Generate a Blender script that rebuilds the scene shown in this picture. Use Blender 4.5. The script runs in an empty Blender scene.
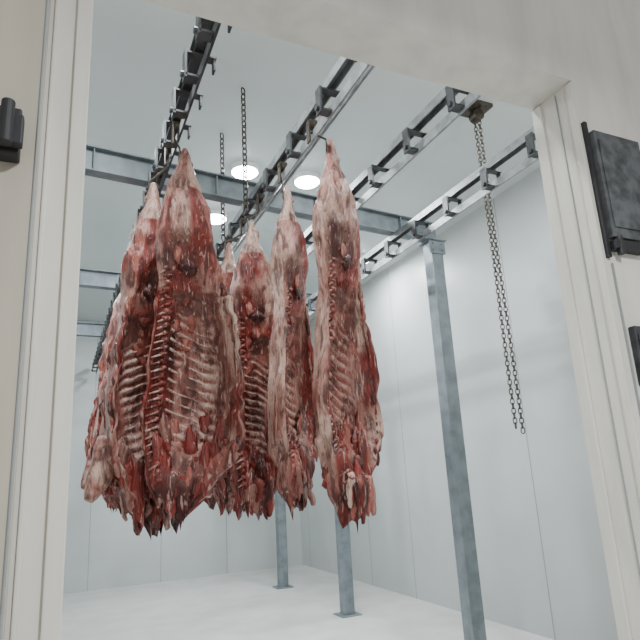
import bpy, math, random
from mathutils import Vector, Matrix, noise
H=1.6
R=math.radians
def nn(a,b,c): return noise.noise(Vector((a,b,c)))
# ---------------- materials
def mat(name,col,rough=.6,metal=0,var=.12,scale=6,bump=.1,bscale=40,stretch=(1,1,1),dark=None,emit=0):
    m=bpy.data.materials.new(name); m.use_nodes=True; nt=m.node_tree; N=nt.nodes; L=nt.links
    b=N['Principled BSDF']; b.inputs['Roughness'].default_value=rough; b.inputs['Metallic'].default_value=metal
    tc=N.new('ShaderNodeTexCoord'); mp=N.new('ShaderNodeMapping'); mp.inputs['Scale'].default_value=stretch
    L.new(tc.outputs['Object'],mp.inputs['Vector'])
    n=N.new('ShaderNodeTexNoise'); n.inputs['Scale'].default_value=scale; n.inputs['Detail'].default_value=6
    L.new(mp.outputs[0],n.inputs['Vector'])
    r=N.new('ShaderNodeValToRGB'); d=dark or [c*(1-var) for c in col]
    r.color_ramp.elements[0].color=(*d,1); r.color_ramp.elements[0].position=.33
    r.color_ramp.elements[1].color=(*col,1); r.color_ramp.elements[1].position=.6
    L.new(n.outputs['Fac'],r.inputs[0]); L.new(r.outputs[0],b.inputs['Base Color'])
    if bump:
        n2=N.new('ShaderNodeTexNoise'); n2.inputs['Scale'].default_value=bscale; n2.inputs['Detail'].default_value=4
        L.new(tc.outputs['Object'],n2.inputs['Vector'])
        bu=N.new('ShaderNodeBump'); bu.inputs['Strength'].default_value=bump; bu.inputs['Distance'].default_value=.01
        L.new(n2.outputs['Fac'],bu.inputs['Height']); L.new(bu.outputs[0],b.inputs['Normal'])
    if emit:
        b.inputs['Emission Color'].default_value=(1,1,1,1); b.inputs['Emission Strength'].default_value=emit
    return m
M_wall=mat('wall_panel',(.50,.53,.53),.4,0,.07,1.5,.02,8)
M_seam=mat('panel_seam',(.30,.32,.32),.6,0,.1)
M_ceil=mat('ceiling_panel',(.60,.65,.65),.45,0,.06,1.2,.02,8)
M_floor=mat('floor_epoxy',(.62,.62,.60),.3,0,.15,2.5,.08,30)
M_jamb=mat('jamb_white',(.76,.73,.66),.4,0,.14,3,.05,20,(3,3,.6))
M_cream=mat('door_cream',(.50,.45,.36),.5,0,.14,3,.05,20,(3,3,.6))
M_galv=mat('galvanised_steel',(.20,.235,.26),.45,.3,.3,9,.08,60)
M_rail=mat('rail_steel',(.29,.31,.32),.45,.4,.4,14,.1,60)
M_dark=mat('dark_steel',(.075,.08,.085),.5,.4,.5,14,.15,50)
M_box=mat('weathered_grey',(.12,.125,.13),.7,.1,.6,18,.3,50)
M_black=mat('black_rubber',(.02,.02,.022),.6,0,.3,10,.1)
M_chain=mat('chain_steel',(.08,.065,.05),.45,.5,.5,30,0)
M_lamp=mat('lamp_glass',(1,1,1),.3,0,0,5,0,emit=60)
M_house=mat('lamp_housing',(.8,.8,.8),.4,.1,.05)

def meat():
    m=bpy.data.materials.new('raw_meat'); m.use_nodes=True; nt=m.node_tree; N=nt.nodes; L=nt.links
    b=N['Principled BSDF']
    at=N.new('ShaderNodeAttribute'); at.attribute_name='Col'
    tc=N.new('ShaderNodeTexCoord')
    def noi(sc,stretch,dist,det=7):
        mp=N.new('ShaderNodeMapping'); mp.inputs['Scale'].default_value=stretch
        L.new(tc.outputs['Object'],mp.inputs[0])
        n=N.new('ShaderNodeTexNoise'); n.inputs['Scale'].default_value=sc; n.inputs['Detail'].default_value=det
        n.inputs['Distortion'].default_value=dist; L.new(mp.outputs[0],n.inputs['Vector']); return n
    def ramp(n,a,c,hi=1):
        r=N.new('ShaderNodeValToRGB'); r.color_ramp.elements[0].position=a; r.color_ramp.elements[0].color=(0,0,0,1)
        r.color_ramp.elements[1].position=c; r.color_ramp.elements[1].color=(hi,hi,hi,1); L.new(n.outputs['Fac'],r.inputs[0]); return r
    def mix(fac,a,bcol):
        x=N.new('ShaderNodeMixRGB'); L.new(fac.outputs[0],x.inputs[0]); L.new(a.outputs[0],x.inputs[1]); x.inputs[2].default_value=(*bcol,1); return x
    x1=mix(ramp(noi(13,(1.3,1.3,.4),1.2),.50,.62,.75),at,(.045,.007,.006))
    x2=mix(ramp(noi(28,(1.5,1.5,.20),1.4),.58,.65,.65),x1,(.54,.37,.31))
    x3=mix(ramp(noi(60,(1.3,1.3,.35),.8),.53,.64,.55),x2,(.085,.011,.010))
    L.new(x3.outputs[0],b.inputs['Base Color'])
    b.inputs['Roughness'].default_value=.36; b.inputs['Specular IOR Level'].default_value=.42
    n=noi(50,(1.2,1.2,.35),1); bu=N.new('ShaderNodeBump'); bu.inputs['Strength'].default_value=.8; bu.inputs['Distance'].default_value=.014
    L.new(n.outputs['Fac'],bu.inputs['Height']); L.new(bu.outputs[0],b.inputs['Normal'])
    return m
M_meat=meat()

# ---------------- mesh builder
class MB:
    def __init__(s): s.v=[];s.f=[];s.c=[];s.m=[]
    def add(s,vs,fs,col=(1,1,1),mi=0):
        o=len(s.v); s.v+= [tuple(p) for p in vs]; s.f+=[tuple(i+o for i in f) for f in fs]; s.m+=[mi]*len(fs)
        s.c+= col if isinstance(col,list) else [col]*len(vs)
    def box(s,x0,x1,y0,y1,z0,z1,mi=0):
        vs=[(x,y,z) for x in(x0,x1) for y in(y0,y1) for z in(z0,z1)]
        s.add(vs,[(0,1,3,2),(4,6,7,5),(0,4,5,1),(2,3,7,6),(0,2,6,4),(1,5,7,3)],mi=mi)
    def tube(s,pts,rad,n=8,col=(1,1,1),closed=False,flat=1.,mi=0):
        pts=[Vector(p) for p in pts]; k=len(pts)
        if not isinstance(rad,(list,tuple)): rad=[rad]*k
        vs=[]; prev=None
        for i,p in enumerate(pts):
            if closed: t=pts[(i+1)%k]-pts[i-1]
            else: t=pts[min(i+1,k-1)]-pts[max(i-1,0)]
            t.normalize()
            if prev is None:
                up=Vector((0,1,0)) if abs(t.y)<.8 else Vector((1,0,0))
                a=t.cross(up).normalized()
            else: a=(prev-t*prev.dot(t)).normalized()
            prev=a; b=t.cross(a)
            for j in range(n):
                q=2*math.pi*j/n; vs.append(p+a*math.cos(q)*rad[i]+b*math.sin(q)*rad[i]*flat)
        fs=[]
        for i in range(k if closed else k-1):
            for j in range(n):
                i2=(i+1)%k; fs.append((i*n+j,i*n+(j+1)%n,i2*n+(j+1)%n,i2*n+j))
        if not closed: fs+= [tuple(range(n))[::-1],tuple((k-1)*n+j for j in range(n))]
        s.add(vs,fs,col,mi)
    def ell(s,c,r,col=(1,1,1),n=8,m=6,nz=0,seed=0,mi=0):
        vs=[];fs=[]
        for i in range(m+1):
            ph=math.pi*i/m
            for j in range(n):
                th=2*math.pi*j/n
                k=1+nz*nn(math.cos(th)+seed,math.sin(th),math.cos(ph)*2)
                vs.append((c[0]+r[0]*k*math.sin(ph)*math.cos(th),c[1]+r[1]*k*math.sin(ph)*math.sin(th),c[2]+r[2]*k*math.cos(ph)))
        for i in range(m):
            for j in range(n): fs.append((i*n+j,i*n+(j+1)%n,(i+1)*n+(j+1)%n,(i+1)*n+j))
        s.add(vs,fs,col,mi)
    def make(s,name,mats,parent=None,smooth=False,loc=(0,0,0),rz=0):
        me=bpy.data.meshes.new(name); me.from_pydata(s.v,[],s.f); me.validate()
        if not isinstance(mats,list): mats=[mats]
        for x in mats: me.materials.append(x)
        import bmesh
        bm=bmesh.new(); bm.from_mesh(me); bmesh.ops.recalc_face_normals(bm,faces=bm.faces); bm.to_mesh(me); bm.free()
        if len(me.polygons)==len(s.m): me.polygons.foreach_set('material_index',s.m)
        a=me.color_attributes.new('Col','FLOAT_COLOR','POINT')
        a.data.foreach_set('color',[q for c in s.c for q in (*c,1)])
        if smooth: me.polygons.foreach_set('use_smooth',[True]*len(me.polygons))
        o=bpy.data.objects.new(name,me); bpy.context.scene.collection.objects.link(o)
        o.location=loc; o.rotation_euler[2]=rz
        if parent: o.parent=parent
        return o
def bev(o,w=.004):
    b=o.modifiers.new('b','BEVEL'); b.width=w; b.segments=2; b.limit_method='ANGLE'; return o
def link(mb,c,L,w,r,rot,tilt=0):
    pts=[]
    for k in range(12):
        q=2*math.pi*k/12
        x=math.cos(q)*w; z=math.sin(q)*w+(L/2-w)*(1 if math.sin(q)>1e-3 else -1 if math.sin(q)<-1e-3 else 0)
        pts.append((c[0]+x*math.cos(rot),c[1]+x*math.sin(rot),c[2]+z))
    mb.tube(pts,r,5,closed=True)
def chain(mb,x,y,z0,z1,L=.05,sway=0):
    z=z1;i=0
    while z>z0:
        link(mb,(x+sway*math.sin((z1-z)*2),y,z-L/2),L,L*.3,L*.09,(i%2)*math.pi/2+.5); z-=L*.78; i+=1

# ---------------- room
XL,XR,YB,ZC=-1.2,4.3,10.6,4.5
YN,YF=1.39,1.60   # near / far face of front (door) wall
m=MB(); m.box(XL-.1,XR+.1,-2.5,YB+.1,-.1,0); m.make('floor',M_floor)
m=MB(); m.box(XL-.1,XR+.1,YN,YB+.1,ZC,ZC+.1); 
m.make('ceiling',M_ceil)
m=MB(); m.box(XR,XR+.1,YF,YB,0,ZC)
y=YF+.55
while y<YB: m.box(XR-.002,XR+.01,y,y+.010,0,ZC,1); y+=1.15
m.make('wall_right',[M_wall,M_seam])
m=MB(); m.box(XL,XR,YB,YB+.1,0,ZC)
x=XL+.6
while x<XR: m.box(x,x+.010,YB-.002,YB+.01,0,ZC,1); x+=1.15
m.make('wall_back',[M_wall,M_seam])
m=MB(); m.box(XL-.1,XL,YF,YB,0,ZC); m.make('wall_left',M_wall)
DX0,DX1,DZ=.025,1.85,H+1.52
m=MB(); m.box(XL-.1,DX0,YN,YF,0,ZC); m.box(DX1,XR+.1,YN,YF,0,ZC); m.box(DX0,DX1,YN,YF,DZ,ZC)
WF=m.make('wall_front',M_jamb)
# trims of the doorway
m=MB(); m.box(-.012,.026,YN-.012,YN,0,DZ); m.box(-.066,-.055,YN-.006,YN,0,DZ); bev(m.make('trim_1',M_jamb),.003)
m=MB(); m.box(DX1-.012,DX1,YF-.045,YF+.004,0,DZ-.01); m.box(DX1-.010,DX1,YN+.0,YN+.03,0,DZ-.01)
m.box(DX1-.006,DX1,YN+.085,YN+.089,0,DZ-.01,1); bev(m.make('trim_2',[M_jamb,M_seam]),.003)
m=MB(); m.box(DX1+.008,DX1+.024,YN-.016,YN,H+.74,H+1.32); m.make('trim_3',M_black)
m=MB(); m.box(DX1+.028,DX1+.034,YN-.008,YN,0,H+.72); m.make('trim_4',M_seam)
# cream sliding door leaf (left) with its bracket
m=MB(); m.box(-1.25,-.075,1.27,1.37,.0,H+1.45); m.box(-.079,-.073,1.265,1.272,.03,H+1.45,1)
door=bev(m.make('door_1',[M_cream,M_seam]),.004)
m=MB(); m.box(-.19,-.107,1.225,1.27,H+.69,H+.80); m.box(-.16,-.100,1.20,1.225,H+.70,H+.77); m.tube([(-.13,1.19,H+.69),(-.13,1.19,H+.79)],.014,10)
bev(m.make('bracket',M_black,parent=door),.004)
# door gear on right face
e=WF
m=MB(); m.box(DX1+.035,DX1+.30,YN-.03,YN-.001,H+.82,H+1.28); m.box(DX1+.05,DX1+.28,YN-.036,YN-.03,H+.86,H+1.24)
bev(m.make('housing',M_box,parent=e),.008)
m=MB(); m.tube([(DX1+.06,YN-.03,H+.75),(DX1+.06,YN-.03,H+.82)],.014,12); m.box(DX1+.03,DX1+.2,YN-.04,YN-.001,H+.77,H+.805); m.make('guide',M_black,parent=e)
m=MB(); m.box(DX1+.052,DX1+.15,YN-.03,YN-.001,H+.25,H+.47); m.box(DX1+.06,DX1+.12,YN-.04,YN-.03,H+.28,H+.44); bev(m.make('latch',M_dark,parent=e),.006)

# ---------------- steel structure
ZB=H+2.22
def ibeam(mb,x0,x1,h=.17,w=.10,t=.012):
    mb.box(x0,x1,-w/2,w/2,h/2-t,h/2); mb.box(x0,x1,-w/2,w/2,-h/2,-h/2+t); mb.box(x0,x1,-t/2,t/2,-h/2,h/2)
for yb,rot in((4.2,.105),(6.55,.06),(8.7,.03)):
    m=MB(); ibeam(m,-4.35,.06,h=.19)
    for k in range(5): m.box(-4.0+k*.9,-3.99+k*.9,-.045,.045,-.08,.08)
    bev(m.make('support_beam',M_galv,loc=(3.2,yb,ZB),rz=rot),.003)
    m=MB()
    w=.066
    m.box(3.2-w,3.2+w,yb-w,yb+w,.012,ZB-.096)
    m.box(3.07,3.33,yb-.13,yb+.13,0,.012); m.box(3.10,3.30,yb-.1,yb+.1,ZB-.11,ZB-.096)
    m.box(3.11,3.29,yb-w-.012,yb-w,ZB-.24,ZB-.1)
    for sx in(-.05,.05):
        for zz in(.14,.2): m.tube([(3.2+sx,yb-w-.024,ZB-zz),(3.2+sx,yb-w-.012,ZB-zz)],.012,6)
    bev(m.make('support_post',M_galv),.012)
RX=[.54,1.27,1.94,2.73]
ZU,ZL_=H+2.085,H+1.93
for i,x in enumerate(RX):
    m=MB(); y0,y1=1.68,10.4
    m.box(x-.03,x+.03,y0,y1,ZU+.02,ZU+.028); m.box(x-.03,x-.024,y0,y1,ZU-.028,ZU+.02); m.box(x+.024,x+.03,y0,y1,ZU-.028,ZU+.02)
    m.box(x-.006,x+.006,y0,y1,ZL_-.03,ZL_+.03)
    if i>0: m.tube([(x+.075,y0,ZL_+.05),(x+.075,y1,ZL_+.05)],.011,8)
    y=1.81+(i*.17)%.4
    while y<10.3:
        m.box(x-.07,x+.085,y-.025,y+.025,ZU-.04,ZU-.03,1)
        m.box(x-.075,x-.063,y-.03,y+.03,ZL_-.03,ZU-.03,1)
        m.box(x-.07,x-.004,y-.03,y+.03,ZL_-.02,ZL_-.008,1)
        m.box(x+.07,x+.08,y-.02,y+.02,ZL_+.05,ZU-.03,1)
        m.tube([(x-.09,y,ZL_+.0),(x-.075,y,ZL_+.0)],.016,8,mi=1)
        y+=.45 if i else .3
    if i==0: m.box(x-.045,x+.045,y0,y1,ZU-.01,ZU+.0)
    m.make('overhead_rail',[M_dark if i==0 else M_rail,M_dark])
# hoist chain (endless loop) near right wall
m=MB(); m.box(2.93,3.13,3.1,3.3,ZC-.03,ZC); m.tube([(3.03,3.16,ZC-.08),(3.03,3.24,ZC-.08)],.05,14)
chain(m,3.005,3.2,H+.26,ZC-.08,.045,.006); chain(m,3.055,3.2,H+.24,ZC-.08,.045,-.006)
m.make('hoist_chain',M_chain)
for (x,y,z0) in((1.15,3.62,H+1.90),(1.15,4.25,H+1.95)):
    m=MB(); chain(m,x,y,z0,ZC,.06); m.make('hanging_chain',M_chain)

# ---------------- carcasses
KEY=[(0,.012,.012,-.012,0,0),(.03,.028,.026,-.024,0,0),(.075,.046,.04,-.04,0,0),(.13,.082,.065,-.06,.004,.0),(.20,.122,.095,-.08,.01,.01),
(.27,.15,.11,-.08,.01,.02),(.34,.16,.11,-.03,.012,.03),(.40,.15,.105,.03,.016,.035),(.47,.165,.13,.10,.018,.04),(.55,.19,.16,.135,.018,.05),
(.65,.22,.18,.16,.018,.055),(.75,.23,.18,.155,.02,.05),(.82,.215,.16,.115,.025,.04),(.88,.18,.125,.04,.03,.02),(.94,.135,.09,-.02,.02,-.01),(1.0,.05,.04,-.03,.0,-.03)]
def prof(t):
    t=min(max(t,0),1)
    for a,b in zip(KEY,KEY[1:]):
        if t<=b[0]:
            k=(t-a[0])/(b[0]-a[0]); k=k*k*(3-2*k)*.5+k*.5
            return [a[i]+(b[i]-a[i])*k for i in range(1,6)]
    return list(KEY[-1][1:])
def lerp(a,b,k):
    k=min(max(k,0),1); return tuple(a[i]+(b[i]-a[i])*k for i in range(3))
FAT=(.55,.36,.29); PINK=(.34,.105,.08); MUS=(.20,.024,.017); DRK=(.055,.008,.006); MEM=(.28,.125,.10); BONE=(.60,.42,.35)
def carcass(x,y,ztop,Ln,yaw=0,mir=1,kw=1.,kd=1.,seed=0,fat=.5,curl=.12,leg=True,tilt=(0,0),rail=None,NT=150,NU=72):
    rnd=random.Random(seed); sd=seed*7.31
    def P(t,u,inner,off=0):
        w,D,ho,e_,ox=prof(t); w*=kw; D*=kd; ho*=kd; ox*=kw
        if u>0: w*=1+(.26*nn(sd,t*7,1)+.14*nn(sd,t*23,4))*u*min(1,t*3)
        else: w*=1+.10*nn(sd+9,t*9,1)*-u*min(1,t*3)
        s=math.sqrt(max(0,1-u*u)); px=ox+w*u+.02*nn(sd,t*3,8)*min(1,t*3)
        if inner:
            py=ho*s-e_*math.sqrt(s)-off
            if t>.36: py-=.03*math.exp(-((u+.70)/.17)**2)*min(1,(t-.36)*8)
        else: py=D*s+e_*math.sqrt(s)
        if t>.38 and u>.1: py-=curl*(u-.1)**2*min(1,(t-.38)*5)*(1 if t<.85 else (1-t)/.15)
        return Vector((px*mir,py,-t*Ln))
    m=MB(); vs=[];cs=[]
    SL=.065
    def sag(u): return SL*max(0,(u+.66)/1.4)**1.25
    def wob(u): return .35*nn(u*2.2,sd,3)
    def ribphase(t,u):
        return (t-sag(u)-.475)/.027+wob(u)
    for i in range(NT+1):
        t=i/NT
        cen=P(t,0,True)*.5+P(t,0,False)*.5
        for j in range(NU):
            th=2*math.pi*j/NU; u=math.cos(th); inner=math.sin(th)<0
            p=P(t,u,inner); d=(p-cen); d.z=0
            if d.length>1e-5: d.normalize()
            if inner and t>.45: d=Vector((0,-1,0))
            amp=min(1,t*5+.15)
            q=(p.x*8+sd,p.y*8,p.z*3.2)
            k=.020*nn(*q)+.014*(1-2*abs(nn(p.x*17+sd,p.y*17,p.z*4)))+.009*nn(p.x*45,p.y*45+sd,p.z*12)
            if t<.45 or not inner: k+=.016*(.5-abs(nn(p.x*12-sd,p.y*12,p.z*2.0+3)))
            if t>.82: k+=.03*nn(p.x*14+sd,p.y*14,p.z*6)
            rp=ribphase(t,u); msk=min(1,max(0,.85+1.6*nn(u*1.6+sd,t*5,6)))*min(1,max(0,(.66-u)*3))
            if inner and 0<rp<12.5 and u>-.62:
                k=k*(1-.6*msk)+.011*math.cos(rp*2*math.pi)*msk
            p=p+d*k*amp
            z=p.z+.02*nn(u*4+sd,math.sin(th)*4,2)*t
            if t>.9: z-=(t-.9)*1.6*nn(u*6+sd,math.sin(th)*5,7)
            vs.append((p.x,p.y,z))
            n1=nn(p.x*6+sd,p.y*6,p.z*2.5)+.5*nn(p.x*19+sd,p.y*19,p.z*6)
            if inner:
                if t<.43:
                    c=lerp(MUS,FAT,.06+n1*1.2) if abs(u)<.75 else lerp(PINK,FAT,.3+n1)
                    c=lerp(c,DRK,(.06-abs(t-.34))*9+n1) if u<.3 else c
                else:
                    c=lerp(MEM,PINK,.1+n1*1.4)
                    if n1<-.3 or t<.49: c=lerp(c,DRK,.6)  # random dark blotches; lumbar end of cavity painted darker as shade
                    if 0<rp<12.5 and u>-.62:
                        c=lerp(c,lerp(BONE,MUS,.5-.65*math.cos(rp*2*math.pi)+n1*.5),msk)
                    if u<-.5: c=lerp(MUS,DRK,.2+n1*1.5)
                    if u>.78: c=lerp(MUS,FAT,.3+n1*1.5)
                    if t>.84: c=lerp(c,DRK if n1<-.15 else MUS,(t-.84)*9)
            else:
                c=lerp(MUS,FAT,fat-.05+n1*1.2)
                if t>.80: c=lerp(c,MUS,(t-.80)*5)
            if t<.14: c=lerp(BONE,MUS,.2+n1)
            cs.append(c)
    fs=[]
    for i in range(NT):
        for j in range(NU): fs.append((i*NU+j,i*NU+(j+1)%NU,(i+1)*NU+(j+1)%NU,(i+1)*NU+j))
    fs+=[tuple(range(NU)),tuple(NT*NU+j for j in range(NU))]
    m.add(vs,fs,cs)
    # rib bones, partly sunk into the chest wall
    for r in range(1,12):
        pts=[];rad=[];n=14
        ext=.15+.30*math.sin(math.pi*min(1,(r+2)/11))+.3*nn(sd,r*2.1,0)
        for k in range(n):
            u=-.60+(ext+.60)*k/(n-1)
            tt=.475+(r-wob(u))*.027+sag(u)
            pts.append(P(tt,u,True,.008+.008*nn(sd,r*3.1,k*.25))); rad.append(.0080*(1-.6*(k/(n-1))))
        m.tube(pts,rad,6,col=[lerp(BONE,MUS,.15+.6*nn(r*1.7,k*.08,sd)) for k in range(n*6)],flat=.8)
    # split backbone: irregular low vertebra bodies in dark muscle
    nv=30
    for k in range(nv):
        t=.37+k*(.57/nv); p=P(t,-.74,True,.010)
        sc=1+.25*math.sin(k*.2); a=nn(k*3.3,sd,0)
        m.ell(p,(.019*sc,.016*sc,.0135),col=lerp(PINK,MUS,.45+1.2*a),nz=.8,seed=k+sd)
        m.tube([P(t,-.72,True,.013),P(t+.012,-.98,True,.004)],[.008,.004],6,col=lerp(BONE,MUS,.45+a))
    # pelvis bone, kidney fat lumps
    p=P(.33,-.35,True,.008); m.ell(p,(.022,.015,.06),col=PINK,n=14,m=10,nz=.5,seed=sd)
    p=P(.36,-.0,True,.006); m.ell(p,(.05,.02,.05),col=DRK,n=14,m=10,nz=.6,seed=sd+3)
    for k in range(6):
        t=.39+.03*k+.02*rnd.random(); u=-.5+rnd.random()*.5; p=P(t,u,True,.0)
        m.ell(p,(.02+.02*rnd.random(),.014,.04+.03*rnd.random()),col=lerp(PINK,MUS,rnd.random()),n=12,m=9,nz=.6,seed=k+sd)
    # hock knob
    m.ell((.012*mir,0,-.055*Ln),(.038,.034,.045),col=lerp(BONE,MUS,.4),n=14,m=10,nz=.4,seed=sd)
    # muscle slabs of shoulder and neck
    for k in range(14):
        t=.78+.17*rnd.random(); u=-.8+1.5*rnd.random(); inn=rnd.random()<.75
        p=P(t,u,inn,-.01); r0=.018+.02*rnd.random()
        m.ell(p,(r0,r0*.7,r0*3.6),col=rnd.choice([MUS,DRK,PINK,MUS,MUS,MEM]),n=14,m=14,nz=.8,seed=k*1.7+sd)
    # ragged hanging strips
    for k in range(18):
        t=.82+.15*rnd.random(); u=-.9+1.75*rnd.random(); p=P(t,u,rnd.random()<.6); l=.08+.13*rnd.random()
        l=min(l,(1.02-t)*Ln+.02); dx=(rnd.random()-.5)*.09; n=9; r0=.018+.024*rnd.random(); pts=[];rad=[]
        for i in range(n):
            q=i/(n-1); pts.append((p.x+dx*q+.018*nn(k,q*4,sd),p.y+.02*nn(q*3,k,sd),p.z+.03-q*l)); rad.append(r0*(1-q**3*.6)*(1+.5*nn(q*6,k,sd)))
        m.tube(pts,rad,9,col=rnd.choice([MUS,MUS,PINK,MEM,MUS,FAT]),flat=.45)
    # ragged flank edge
    for k in range(22):
        t=.40+.022*k; p=P(t,.97,True); n=6; pts=[];rad=[]; l=.07+.07*rnd.random(); r0=.008+.009*rnd.random()
        for i in range(n):
            q=i/(n-1); pts.append((p.x+mir*.012*math.sin(q*3),p.y-.01*q,p.z+.03-q*l)); rad.append(r0*math.sin(.4+q*2.5)+.003)
        m.tube(pts,rad,8,col=rnd.choice([MUS,PINK,MUS,DRK,MEM]),flat=.7)
    # sawn foreleg stub
    if leg:
        p=P(.84,.55,False)*.6+P(.84,.55,True)*.4; pts=[];rad=[];n=12
        for i in range(n):
            q=i/(n-1); pts.append((p.x+mir*(.15*q+.02),p.y-.03*q,p.z+.10-.27*q)); rad.append((.075*(1-q)**.7+.024)*(1+.15*nn(q*4,sd,2)))
        m.tube(pts,rad,16,col=[lerp(MUS,FAT,.6+nn(k*.21,sd,5)) for k in range(n*16)],flat=.75)
    o=m.make('beef_carcass',M_meat,smooth=True,loc=(x,y,ztop),rz=yaw)
    o.rotation_euler[0]=tilt[0]; o.rotation_euler[1]=tilt[1]
    # hook and roller as parts
    rz=ZL_+.035; rx=rail if rail is not None else x
    h=MB(); dz=rz-ztop; cx,cy=rx-x,0
    pts=[]
    for k in range(13):
        q=-math.pi*.15-math.pi*1.0*k/12; pts.append((.03*math.cos(q),0,-.075+.032*math.sin(q)))
    pts+= [(-.03,0,0),(cx-.02,cy,dz*.55),(cx-.03,cy,dz-.075)]
    h.tube(pts,.0065,8)
    h.box(cx-.036,cx-.026,-.02,.02,dz-.09,dz+.05)
    h.tube([(cx-.022,0,dz+.030),(cx+.016,0,dz+.030)],.034,16); h.tube([(cx-.04,0,dz+.030),(cx+.022,0,dz+.030)],.008,8)
    ho=h.make('hook',M_chain,parent=o,smooth=False); ho.rotation_euler[2]=-yaw
    return o
r1,r2=RX[0],RX[1]
# first pair on the left rail
carcass(.44,3.18,H+1.74,1.94,yaw=R(28),mir=-1,kw=.84,seed=1,fat=.45,curl=.05,rail=r1)
carcass(.58,2.95,H+1.86,2.00,yaw=R(-10),mir=1,kw=1.03,seed=2,fat=.5,curl=.20,rail=r1,leg=False)
# middle rail
carcass(1.38,2.67,H+1.92,2.11,yaw=R(27),mir=1,kw=.93,kd=.95,seed=3,fat=.7,curl=.03,rail=r2,leg=False)
carcass(1.29,3.16,H+1.85,1.99,yaw=R(42),mir=1,kw=.9,kd=.9,seed=4,fat=.85,curl=.03,rail=r2,leg=False)
carcass(1.19,3.62,H+1.80,1.98,yaw=R(-12),mir=1,kw=.95,seed=5,fat=.6,curl=.12,rail=r2,leg=False)
carcass(1.14,4.05,H+1.80,1.98,yaw=R(24),mir=-1,kw=.85,seed=6,fat=.5,rail=r2)
carcass(1.25,4.5,H+1.8,1.98,yaw=R(-10),mir=1,kw=.85,seed=7,fat=.6,rail=r2)
carcass(1.2,5.0,H+1.82,1.95,yaw=R(160),mir=1,kw=.85,seed=8,fat=.6,rail=r2)
# left rail receding row
for k,(yy,ya,mi) in enumerate([(3.5,30,-1),(3.9,20,-1),(4.3,35,-1),(4.75,15,-1),(5.2,30,-1),(5.7,10,-1)]):
    carcass(.50,yy,H+1.82,1.97,yaw=R(ya),mir=mi,kw=.9,seed=20+k,fat=.5,rail=r1,NT=90,NU=44,leg=(k%2==0))

# ---------------- lamps
def lamp(x,y,w=60,z=ZC):
    m=MB(); m.tube([(x,y,z),(x,y,z-.02),(x,y,z-.05)],[.14,.14,.13],24,mi=0)
    m.tube([(x,y,z-.05),(x,y,z-.065)],[.125,.11],24,mi=1); m.make('ceiling_light',[M_house,M_lamp])
    l=bpy.data.lights.new('lamp','AREA'); l.shape='DISK'; l.size=.25; l.energy=w; l.color=(.93,.98,1)
    o=bpy.data.objects.new('lamp_light',l); bpy.context.scene.collection.objects.link(o); o.location=(x,y,z-.08)
for p in((1.5,4.73),(2.14,4.71),(1.48,5.8),(3.0,2.3),(3.7,6.5),(-.4,7.2),(1.6,8.8),(-.5,4.6)): lamp(*p,60)
lamp(.4,2.2,50)  # unseen lamp inside the door, added to light the carcass fronts
lamp(.9,-.5,85,3.3)  # unseen corridor lamp added behind the camera, lights doorway and carcass fronts
w=bpy.data.worlds.new('W'); bpy.context.scene.world=w; w.use_nodes=True
w.node_tree.nodes['Background'].inputs[0].default_value=(.98,.99,1,1); w.node_tree.nodes['Background'].inputs[1].default_value=.55

# ---------------- camera
cd=bpy.data.cameras.new('cam'); cam=bpy.data.objects.new('cam',cd); bpy.context.scene.collection.objects.link(cam)
cd.sensor_width=36; cd.lens=36*570/640; cd.shift_y=12/640; cd.clip_start=.02
Y=Vector((-.409,-.244,-.880)).normalized(); Z=Vector((-.054,.9685,-.2433)); Z=(Z-Y*Z.dot(Y)).normalized(); X=Y.cross(Z)
M=Matrix((X,Y,Z)).to_4x4(); M.translation=Vector((0,0,H)); cam.matrix_world=M
bpy.context.scene.camera=cam
